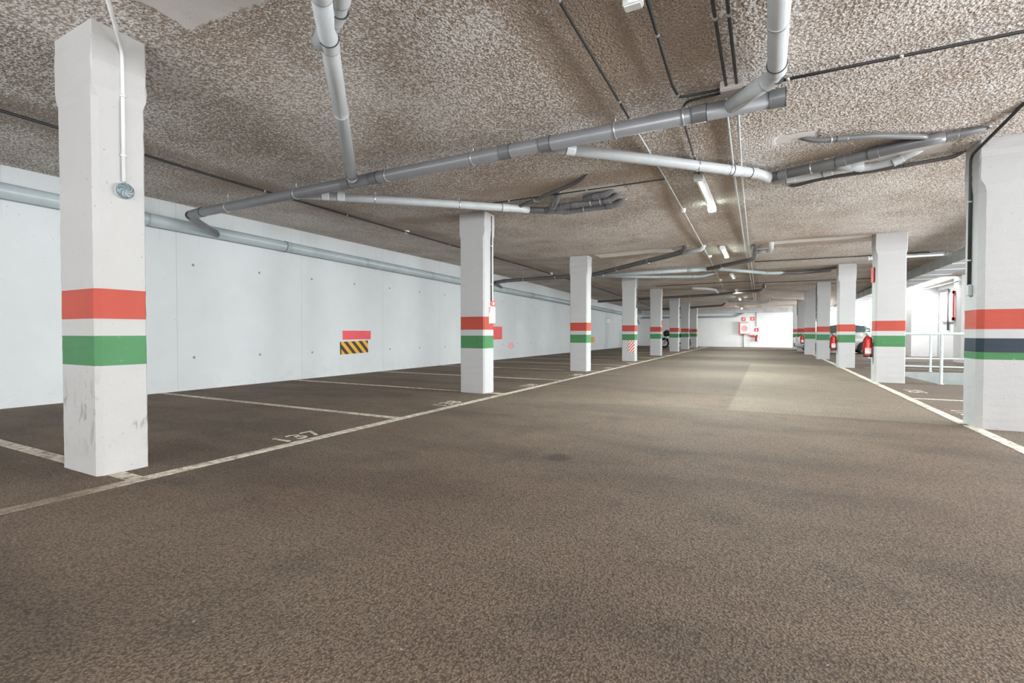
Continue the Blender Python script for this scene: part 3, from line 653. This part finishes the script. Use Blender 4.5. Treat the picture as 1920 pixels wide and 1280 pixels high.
# ================================================================= SIGNS ON THE LEFT WALL
def board(name, label, cat, y0, y1, z0, z1, mat, x=WX, th=0.012, tilt=0.0):
    e = empty(name, (x + th / 2, (y0 + y1) / 2, (z0 + z1) / 2), label, cat); e.rotation_euler = (tilt, 0, 0)
    b = bmesh.new(); w, h = (y1 - y0) / 2, (z1 - z0) / 2; box(b, -th / 2, th / 2, -w, w, -h, h); link('panel', b, mat, e); return e, w, h, th
def stripes(bm, w, h, x, n, slope, frac=0.5, mi=0, sgn=1):
    # slanted stripes clipped to the panel
    step = 2 * (w + h * slope) / n
    for k in range(-2, n + 3):
        a = -w - h * slope + k * step; poly = [(a, h), (a + step * frac, h), (a + step * frac + 2 * h * slope * sgn, -h), (a + 2 * h * slope * sgn, -h)]
        def clip(P, lim, keep):
            out = []
            for i in range(len(P)):
                p, q = P[i], P[(i + 1) % len(P)]; ip, iq = keep(p[0], lim), keep(q[0], lim)
                if ip: out.append(p)
                if ip != iq: t = (lim - p[0]) / (q[0] - p[0]); out.append((lim, p[1] + (q[1] - p[1]) * t))
            return out
        P = clip(poly, -w, lambda v, l: v >= l); P = clip(P, w, lambda v, l: v <= l) if P else P
        if len(P) >= 3: f = bm.faces.new([bm.verts.new((x, p[0], p[1])) for p in P]); f.material_index = mi
e, w, h, th = board('red_board', 'plain red rectangular board on the left wall above the yellow striped one', 'sign', 8.29, 9.20, 0.842, 1.055, M_pinkred)
e, w, h, th = board('hazard_board', 'yellow and black striped hazard board on the left wall below the red board', 'sign', 8.22, 9.10, 0.50, 0.80, M_yellow, tilt=R(1.5))
b_ = bmesh.new(); stripes(b_, w, h, th / 2 + 0.0015, 5, 0.95, 0.48); link('stripe', b_, M_hblack, e)
b_ = bmesh.new(); box(b_, -th / 2, th / 2 + 0.003, -w - 0.012, -w + 0.012, -h, h); link('edge_strip', b_, M_hblack, e)
board('red_board', 'plain red board partly hidden behind the right side of the second left column', 'sign', 15.35, 16.10, 0.76, 1.24, M_signred)
e, w, h, th = board('striped_plate', 'small white plate with red slanted stripes low on the left wall', 'sign', 16.52, 17.05, 0.38, 0.63, M_signwhite)
b_ = bmesh.new(); stripes(b_, w, h, th / 2 + 0.0015, 6, 0.7, 0.42); link('stripe', b_, M_signred, e)
board('yellow_plate', 'small yellow plate on the left wall right beside the third left column', 'sign', 26.3, 27.25, 0.47, 0.76, M_yellow)
e, w, h, th = board('wall_notice', 'small white notice with dark outline high on the left wall before the fourth column', 'sign', 29.6, 30.5, 1.55, 1.95, M_signwhite)
b_ = bmesh.new()
for (a, bb, c, d) in ((-w, w, h - 0.03, h), (-w, w, -h, -h + 0.03)): box(b_, th / 2, th / 2 + 0.004, a, bb, c, d)
link('border', b_, M_frame, e)
# second left column: red notice and instruction sheet
e = empty('fire_sign', (-4.095, 7.05, 1.5), 'small red fire sign at the foot of the conduit on the second left column', 'sign')
b_ = bmesh.new(); box(b_, -0.004, 0.008, -0.035, 0.105, -0.045, 0.045); link('panel', b_, M_signred, e)
b_ = bmesh.new(); box(b_, 0.008, 0.011, 0.02, 0.07, -0.025, 0.02); link('symbol', b_, M_signwhite, e)
e = empty('extinguisher_notice', (-4.095, 7.05, 1.29), 'shiny white notice with red edge on the second left column, over its red band', 'sign')
b_ = bmesh.new(); box(b_, -0.004, 0.010, -0.09, 0.105, -0.15, 0.15); link('panel', b_, M_signwhite, e)
b_ = bmesh.new(); box(b_, 0.010, 0.013, -0.09, 0.105, -0.15, -0.125); box(b_, 0.010, 0.013, -0.09, -0.07, 0.05, 0.15); link('border', b_, M_signred, e)
# fourth left column sticker, wraps the corner
e = empty('corner_sticker', (-4.2, 17.092, 0.52), 'red and white striped sticker on the corner of the fourth left column', 'sign')
b_ = bmesh.new(); box(b_, -0.12, 0.09, -0.006, 0.004, -0.21, 0.21); link('panel', b_, M_signwhite, e)
b_ = bmesh.new(); stripes(b_, 0.105, 0.21, 0.0, 6, 0.9, 0.48, sgn=-1)
for v in b_.verts: v.co = Vector((v.co.y - 0.015, -0.008, v.co.z))
link('stripe', b_, M_signred, e)
# red sign on second right column
e = empty('fire_sign', (1.925, 12.28, 2.19), 'red vertical fire sign high on the side of the second right column', 'sign')
b_ = bmesh.new(); box(b_, -0.008, 0.006, -0.11, 0.11, -0.15, 0.15); link('panel', b_, M_signred, e)
b_ = bmesh.new(); box(b_, -0.011, -0.008, -0.05, 0.05, -0.05, 0.09); box(b_, -0.011, -0.008, -0.08, 0.08, -0.12, -0.08); link('symbol', b_, M_pinkred, e)
b_ = bmesh.new(); box(b_, -4.185, -4.12, 22.1, 22.12, 1.33, 1.55); 
for v in b_.verts: v.co.x += 0.03
tag(link('fire_sign', b_, M_signred), 'tiny red sign edge on the fifth left column above its red band', 'sign')

# ================================================================= FIRE EXTINGUISHERS
def extinguisher(loc, label, rz=0, sc=1.0):
    e = empty('fire_extinguisher', loc, label, 'fire extinguisher', 'red fire extinguishers', rz)
    e.scale = (sc, sc, sc); r = 0.079
    b = bmesh.new(); lathe(b, [(r, 0.035), (r, 0.36), (r * 0.96, 0.385), (r * 0.78, 0.41), (r * 0.45, 0.427), (0.022, 0.432)], 28); link('cylinder', b, M_extred, e, True)
    b = bmesh.new(); lathe(b, [(r * 0.93, 0.0), (r * 1.03, 0.004), (r * 1.03, 0.042), (r, 0.045)], 28); link('foot', b, M_black, e, True)
    b = bmesh.new(); tube(b, [(0, 0, 0.43), (0, 0, 0.465)], 0.019, 14); box(b, -0.02, 0.03, -0.014, 0.014, 0.462, 0.482); v = link('valve', b, M_zinc, e)
    b = bmesh.new(); tube(b, rounded([(0.02, 0, 0.475), (-0.035, 0, 0.492), (-0.09, 0, 0.505)], 0.02, 4), 0.007, 8); tube(b, rounded([(0.015, 0, 0.468), (-0.035, 0, 0.468), (-0.08, 0, 0.455)], 0.02, 4), 0.007, 8); link('lever', b, M_black, e)
    b = bmesh.new(); tube(b, rounded([(-0.01, -0.02, 0.46), (-0.03, -0.085, 0.45), (-0.085, -0.055, 0.34), (-0.095, -0.03, 0.16), (-0.09, -0.03, 0.07)], 0.06, 6), 0.0105, 10); tube(b, [(-0.09, -0.03, 0.14), (-0.09, -0.03, 0.06)], 0.017, 10); link('hose', b, M_black, e)
    b = bmesh.new(); lathe(b, [(0.017, -0.038), (0.017, -0.022)], 14, loc=(0, 0, 0.47), axis='Y'); link('gauge', b, M_zinc, e)
    b = bmesh.new(); n = 10; rr = r + 0.0015      # curved white label facing the lane entrance
    cols = [[b.verts.new((math.cos(a) * rr, math.sin(a) * rr, z)) for z in (0.075, 0.19)] for a in [R(-130 + 80 * k / n) for k in range(n + 1)]]
    for a, c in zip(cols, cols[1:]): b.faces.new((a[0], c[0], c[1], a[1]))
    lb = link('label_panel', b, M_signwhite, e); b = bmesh.new(); rr = r + 0.0025
    for (z0, z1) in ((0.166, 0.176), (0.146, 0.150), (0.130, 0.134), (0.114, 0.118)):
        cols = [[b.verts.new((math.cos(a) * rr, math.sin(a) * rr, z)) for z in (z0, z1)] for a in [R(-122 + 64 * k / n) for k in range(n + 1)]]
        for a, c in zip(cols, cols[1:]): b.faces.new((a[0], c[0], c[1], a[1]))
    link('print_line', b, M_signred, lb)
    b = bmesh.new(); box(b, r - 0.004, r + 0.012, -0.02, 0.02, 0.30, 0.42); link('bracket', b, M_zinc, e)
    return e
extinguisher((1.86, 12.30, 0.50), 'nearest and largest red fire extinguisher, on the second right column beside the railing')
extinguisher((1.75, 17.0, 0.50), 'dark red fire extinguisher hanging on the third right column')
extinguisher((1.49, 26.34, 0.50), 'small distant fire extinguisher on the bright fifth right column', sc=0.92)
extinguisher((-0.62, FY - 0.12, 0.42), 'fire extinguisher on the far wall right of the hose cabinet', rz=R(90), sc=1.0)

# ================================================================= FAR WALL FIRE POINT
e = empty('hose_cabinet', (-1.38, FY, 0.92), 'red fire hose cabinet with a pale glazed door on the far wall', 'hose cabinet')
b_ = bmesh.new(); box(b_, -0.34, 0.32, -0.24, 0.0, 0.0, 0.80, bev=0.008); link('body', b_, M_signred, e)
b_ = bmesh.new(); box(b_, -0.26, 0.32, -0.255, -0.24, 0.03, 0.77); d_ = link('door', b_, M_signwhite, e)
b_ = bmesh.new(); lathe(b_, [(0.22, -0.262), (0.22, -0.256)], 28, loc=(0.02, 0, 0.40), axis='Y')
for f in b_.faces: f.smooth = False
link('hose_reel', b_, plain('reel_pink', (0.75, 0.42, 0.42), 0.3), d_)
b_ = bmesh.new(); box(b_, -0.34, 0.18, -0.24, 0.0, 0.80, 0.88); link('top_tray', b_, M_frame, e)
pipe('thin grey riser pipe from the floor up to the hose cabinet', [(-1.44, FY - 0.04, 0.0), (-1.44, FY - 0.04, 0.93)], 0.022, M_pvc, 0)
pipe('thin dark conduit dropping from the duct to the alarm on the far wall', [(-0.64, FY - 0.03, 1.45), (-0.64, FY - 0.03, 2.45)], 0.014, M_cable, 0, name='electrical_conduit', cat='conduit')
def wall_sign(label, x, z, s, kind):
    e = empty('fire_sign', (x, FY, z), label, 'sign', 'red signs on the far wall'); b = bmesh.new(); box(b, -s, s, -0.012, 0.0, -s, s); link('panel', b, M_signred, e); b = bmesh.new()
    if kind == 0:
        lathe(b, [(0.02, -0.016), (0.055, -0.016), (0.055, -0.013), (0.02, -0.013)], 14, loc=(-0.02, 0, -0.01), axis='Y'); box(b, 0.03, 0.07, -0.016, -0.012, 0.02, 0.09)
    elif kind == 1:
        box(b, -0.055, -0.035, -0.016, -0.012, -0.08, 0.08); box(b, 0.035, 0.055, -0.016, -0.012, -0.08, 0.08)
        for q in (-0.05, 0.0, 0.05): box(b, -0.035, 0.035, -0.016, -0.012, q - 0.008, q + 0.008)
    else:
        box(b, -0.03, 0.03, -0.016, -0.012, -0.09, 0.03); box(b, -0.06, 0.02, -0.016, -0.012, 0.05, 0.07)
    link('symbol', b, M_signwhite, e)
wall_sign('red hose sign above the hose cabinet on the far wall', -1.44, 1.98, 0.13, 0)
wall_sign('red sign with bars right of the hose sign on the far wall', -0.88, 2.0, 0.13, 1)
wall_sign('red extinguisher sign above the extinguisher on the far wall', -0.62, 1.22, 0.13, 2)
b_ = bmesh.new(); box(b_, -1.04, -0.74, FY - 0.07, FY, 0.72, 0.86, bev=0.006); tag(link('alarm_box', b_, M_signred), 'small red box between the hose cabinet and the far extinguisher', 'alarm')

# ================================================================= DUCTS
def duct(name, label, x0, x1, y0, y1, z0, z1, axis, step):
    e = empty(name, ((x0 + x1) / 2, (y0 + y1) / 2, z0), label, 'duct'); cx, cy, _ = e.location
    b = bmesh.new(); box(b, x0 - cx, x1 - cx, y0 - cy, y1 - cy, 0, z1 - z0); link('casing', b, M_duct, e)
    a = (y0 if axis == 'Y' else x0) + step * 0.5
    while a < (y1 if axis == 'Y' else x1):
        b = bmesh.new(); t = 0.014; q = 0.010
        if axis == 'Y': box(b, x0 - cx - q, x1 - cx + q, a - t - cy, a + t - cy, -q, z1 - z0)
        else: box(b, a - t - cx, a + t - cx, y0 - cy - q, y1 - cy + q, -q, z1 - z0)
        link('flange', b, M_duct, e); a += step
    return e
duct('air_duct', 'long grey rectangular air duct with flanges under the ceiling behind the right columns', 3.78, 4.42, 5.0, 36.6, 2.60, 2.86, 'Y', 1.28)
duct('air_duct', 'pale ribbed air duct running along the top of the far wall', WX + 0.5, 3.76, 37.2, 37.85, 2.41, 2.70, 'X', 0.62)
pipe('thin pale pipe along the top of the right hand wall behind the railing', [(5.72, 21.4, 2.74), (5.40, 26.0, 2.70), (5.40, 30.2, 2.66)], 0.025, M_pvc_l, 0, name='electrical_conduit', cat='conduit')
pipe('twin dark conduit dropping beside the bright window in the right wall', [(6.25, 25.7, 2.70), (6.25, 24.55, 2.70), (6.25, 24.55, 1.10)], 0.035, M_pvc, 0.15, name='electrical_conduit', cat='conduit')
# red handled door rail
e = empty('door_push_bar', (5.765, 21.95, 1.95), 'pink red vertical bar handle on the right hand wall before the window', 'door bar')
b_ = bmesh.new(); box(b_, -0.06, -0.03, -0.05, 0.05, -0.52, 0.52); link('bar', b_, M_pinkred, e)
for z in (-0.46, 0.46):
    b_ = bmesh.new(); box(b_, -0.06, 0.01, -0.05, 0.14, z - 0.05, z + 0.05); link('bracket', b_, M_pinkred, e)

# ================================================================= RAILINGS
def railing(label, pts, posts, tz=0.985):
    e = empty('railing', (pts[0][0], pts[0][1], 0), label, 'railing', 'pale railings round the ramp'); o = Vector(pts[0] + (0,))
    for (z, r, nm) in ((tz, 0.028, 'top_rail'), (0.34, 0.016, 'lower_rail')):
        b = bmesh.new(); tube(b, [Vector((p[0], p[1], z)) - o for p in pts], r, 14); link(nm, b, M_rail, e, True)
    for (x, y) in posts:
        b = bmesh.new(); tube(b, [Vector((x, y, 0)) - o, Vector((x, y, tz)) - o], 0.026, 14); p = link('post', b, M_rail, e, True)
        b = bmesh.new(); lathe(b, [(0.05, 0), (0.05, 0.008)], 16, loc=Vector((x, y, 0)) - o); link('base_plate', b, M_rail, p)
railing('pale grey tube railing on the near side of the ramp behind the second right column', [(2.45, 12.28), (3.02, 12.22), (5.8, 12.02), (7.38, 12.0)], [(3.02, 12.22), (4.9, 12.05), (6.6, 12.0)])
railing('pale grey tube railing on the far side of the ramp', [(2.40, 15.75), (3.75, 16.05), (5.8, 16.4), (7.38, 16.42)], [(2.50, 15.72), (3.75, 16.05), (5.6, 16.38)])

# ================================================================= CARS AND MOTORCYCLE
def car(label, loc, rz, L=3.6, Wd=1.62, H=1.45):
    e = empty('parked_car', loc, label, 'car', None, rz)
    # stations along the length: (x, sill z, belt z, roof z, half width at belt, half width at roof)
    st = [(-0.50, .42, .62, .62, .62, .60), (-0.49, .30, .70, .72, .74, .66), (-0.42, .22, .80, .84, .80, .68), (-0.30, .20, .90, .95, .81, .66), (-0.235, .20, .94, 1.02, .81, .64),
          (-0.10, .20, .97, 1.36, .81, .60), (0.02, .20, .98, 1.44, .81, .585), (0.18, .20, 1.0, 1.445, .81, .58), (0.32, .20, 1.02, 1.38, .80, .57), (0.42, .22, 1.04, 1.14, .78, .60), (0.47, .26, 1.02, 1.05, .75, .62), (0.495, .34, .90, .90, .70, .62)]
    b = bmesh.new(); rings = []
    for (u, s, bz, rz_, wb, wr) in st:
        k = Wd / 1.62; wb *= k; wr *= k; x = u * L; rz_ *= H / 1.45
        P = [(0, s), (wb * .86, s), (wb * .98, s + .10), (wb, (s + bz) / 2), (wb * .97, bz), ((wb * .45 + wr * .55), bz + (rz_ - bz) * .5), (wr, bz + (rz_ - bz) * .9), (wr * .6, rz_), (0, rz_ + .01)]
        full = [(y, z) for y, z in P] + [(-y, z) for y, z in P[-2:0:-1]]
        rings.append([b.verts.new((x, y, z)) for y, z in full])
    n = len(rings[0])
    for a, c in zip(rings, rings[1:]):
        for k in range(n): f = b.faces.new((a[k], a[(k + 1) % n], c[(k + 1) % n], c[k])); f.smooth = True
    b.faces.new(rings[0][::-1]); b.faces.new(rings[-1])
    body = link('body', b, M_carwhite, e)
    def at(u):
        for p, q in zip(st, st[1:]):
            if p[0] <= u <= q[0]:
                t = (u - p[0]) / (q[0] - p[0]); return [p[i] + (q[i] - p[i]) * t for i in range(6)]
    def sidewin(us, s):
        lo, hi = [], []
        for u in us:
            _, sz, bz, rz_, wb, wr = at(u); k = Wd / 1.62; zl = bz + 0.03; zh = bz + (rz_ - bz) * .88
            yl = wb * .97 * k * .985 + .012; yh = wr * k + .016
            lo.append((u * L, s * yl, zl)); hi.append((u * L, s * yh, max(zl + .01, zh)))
        b = bmesh.new(); A = [b.verts.new(p) for p in lo]; Bv = [b.verts.new(p) for p in hi]
        mid = [b.verts.new(((p[0] + q[0]) / 2, s * ((abs(p[1]) + abs(q[1])) / 2 + .012), (p[2] + q[2]) / 2)) for p, q in zip(lo, hi)]
        for i in range(len(us) - 1):
            for g_, h_ in ((A, mid), (mid, Bv)): b.faces.new((g_[i], g_[i + 1], h_[i + 1], h_[i]))
        link('side_window', b, M_glassdark, e)
    for s in (-1, 1):
        sidewin([-0.17, -0.13, -0.08, -0.02, 0.055], s); sidewin([0.075, 0.16, 0.25, 0.32, 0.375], s)
    def screen(u0, u1, nm):
        b = bmesh.new(); V = []
        for u in (u0, (u0 + u1) / 2, u1):
            _, sz, bz, rz_, wb, wr = at(u); k = Wd / 1.62; V.append([b.verts.new((u * L + (-.012 if u0 < 0 else .012), y * wr * k * .86, rz_ * H / 1.45 + .014 - .03 * y * y)) for y in (-1, -.5, 0, .5, 1)])
        for a, c in zip(V, V[1:]):
            for i in range(4): b.faces.new((a[i], a[i + 1], c[i + 1], c[i]))
        link(nm, b, M_glassdark, e)
    screen(-0.225, -0.105, 'windscreen'); screen(0.33, 0.415, 'rear_window')
    for ux in (-0.31, 0.315):
        for s in (-1, 1):
            w_ = bmesh.new(); y = s * (Wd / 2 - .02); lathe(w_, [(.20, y - .10), (.29, y - .09), (.30, y - .06), (.30, y + .02), (.285, y + .045), (.20, y + .05)], 26, loc=(ux * L, 0, .30), axis='Y'); wo = link('wheel', w_, M_tyre, e)
            w_ = bmesh.new(); lathe(w_, [(.05, y + s * .052 - .004), (.19, y + s * .05 - .004), (.19, y + s * .05 + .004), (.05, y + s * .056 + .004)], 20, loc=(ux * L, 0, .30), axis='Y'); link('hub_cap', w_, M_chrome, wo)
    for s in (-1, 1):
        b = bmesh.new(); box(b, -0.495 * L - .012, -0.44 * L, s * .60 - .14, s * .60 + .12, .58, .74, bev=.02); link('headlight', b, M_lens, e)
        b = bmesh.new(); box(b, 0.465 * L, 0.495 * L + .01, s * .60 - .08, s * .60 + .09, .70, .92, bev=.02); link('tail_light', b, M_signred, e)
        b = bmesh.new(); box(b, -0.20 * L, -0.16 * L, s * .84 - .06, s * .84 + .06, .96, 1.08, bev=.02); link('mirror', b, M_black, e)
    b = bmesh.new(); box(b, -0.5 * L - .02, -0.485 * L, -.42, .42, .32, .50, bev=.01); link('grille', b, M_black, e)
    return e
car('small silver white hatchback seen behind the third right column, next to the largest extinguisher', (3.02, 28.75, 0), 0, 3.5, 1.6, 1.42)
car('pale car whose nose shows beside the farthest right columns', (3.45, 32.9, 0), 0, 4.0, 1.7, 1.48)
def motorcycle(loc, rz, label):
    e = empty('motorcycle', loc, label, 'motorcycle', None, rz)
    def wheel(x, r=.31):
        b = bmesh.new(); pts = [(x + math.cos(a) * (r - .05), 0, r + math.sin(a) * (r - .05)) for a in [2 * PI * k / 28 for k in range(29)]]; tube(b, pts, .055, 12, cap=False); w = link('wheel', b, M_tyre, e)
        b = bmesh.new()
        for k in range(5):
            a = 2 * PI * k / 5; tube(b, [(x, 0, r), (x + math.cos(a) * (r - .08), 0, r + math.sin(a) * (r - .08))], .014, 8)
        lathe(b, [(.05, -.05), (.05, .05)], 14, loc=(x, 0, r), axis='Y'); lathe(b, [(.12, .055), (.12, .06)], 20, loc=(x, 0, r), axis='Y'); link('rim', b, M_chrome, w)
    wheel(-.70); wheel(.68)
    b = bmesh.new()
    for s in (-1, 1): tube(b, [(-.70, s * .09, .31), (-.46, s * .09, .92)], .024, 10)
    link('fork', b, M_zinc, e)
    b = bmesh.new(); tube(b, rounded([(-.46, -.36, 1.02), (-.42, -.22, 1.05), (-.46, 0, .98), (-.42, .22, 1.05), (-.46, .36, 1.02)], .06, 4), .014, 8); link('handlebar', b, M_black, e)
    b = bmesh.new(); tube(b, [(-.52, 0, .86), (-.40, 0, .92), (-.2, 0, .95), (.02, 0, .88), (.10, 0, .82)], .1, 16, radii=[.04, .11, .15, .12, .05]); link('fuel_tank', b, M_bike, e, True)
    b = bmesh.new(); tube(b, [(.05, 0, .84), (.2, 0, .80), (.45, 0, .84), (.72, 0, .93), (.84, 0, .96)], .1, 14, radii=[.06, .11, .12, .09, .03]); link('seat', b, M_black, e, True)
    b = bmesh.new(); tube(b, [(-.66, 0, .80), (-.60, 0, .90), (-.5, 0, 1.05), (-.42, 0, 1.14)], .1, 14, radii=[.10, .22, .20, .06]); link('front_fairing', b, M_bike, e, True)
    b = bmesh.new(); lathe(b, [(.07, -.74), (.075, -.68), (.05, -.62)], 16, loc=(0, 0, .84), axis='X'); link('headlight', b, M_lens, e)
    b = bmesh.new(); box(b, -.32, .16, -.14, .14, .22, .60, bev=.05); box(b, -.22, .02, -.17, .17, .40, .72, bev=.04); link('engine', b, M_black, e)
    b = bmesh.new(); tube(b, [(-.2, .17, .3), (.2, .19, .24), (.62, .20, .36), (.86, .20, .46)], .04, 12, radii=[.02, .03, .055, .06]); link('exhaust', b, M_chrome, e)
    b = bmesh.new(); tube(b, [(.1, -.1, .34), (.68, -.1, .31)], .03, 10); tube(b, [(.1, .1, .34), (.68, .1, .31)], .03, 10); link('swing_arm', b, M_black, e)
    for (x, nm) in ((-.70, 'front_mudguard'), (.68, 'rear_mudguard')):
        b = bmesh.new(); tube(b, [(x + math.cos(a) * .345, 0, .31 + math.sin(a) * .345) for a in [R(v) for v in range(35, 150, 12)]], .035, 8); link(nm, b, M_bike, e)
    b = bmesh.new(); box(b, .62, .98, -.2, .2, .98, 1.22, bev=.04); link('top_case', b, M_black, e)
    for s in (-1, 1):
        b = bmesh.new(); tube(b, [(-.46, s * .28, 1.04), (-.48, s * .34, 1.18)], .008, 6); box(b, -.50, -.46, s * .36 - .06, s * .36 + .06, 1.15, 1.22, bev=.01); link('mirror', b, M_black, e)
motorcycle((-5.38, 33.6, 0), 0, 'black motorcycle parked sideways behind the far left columns')
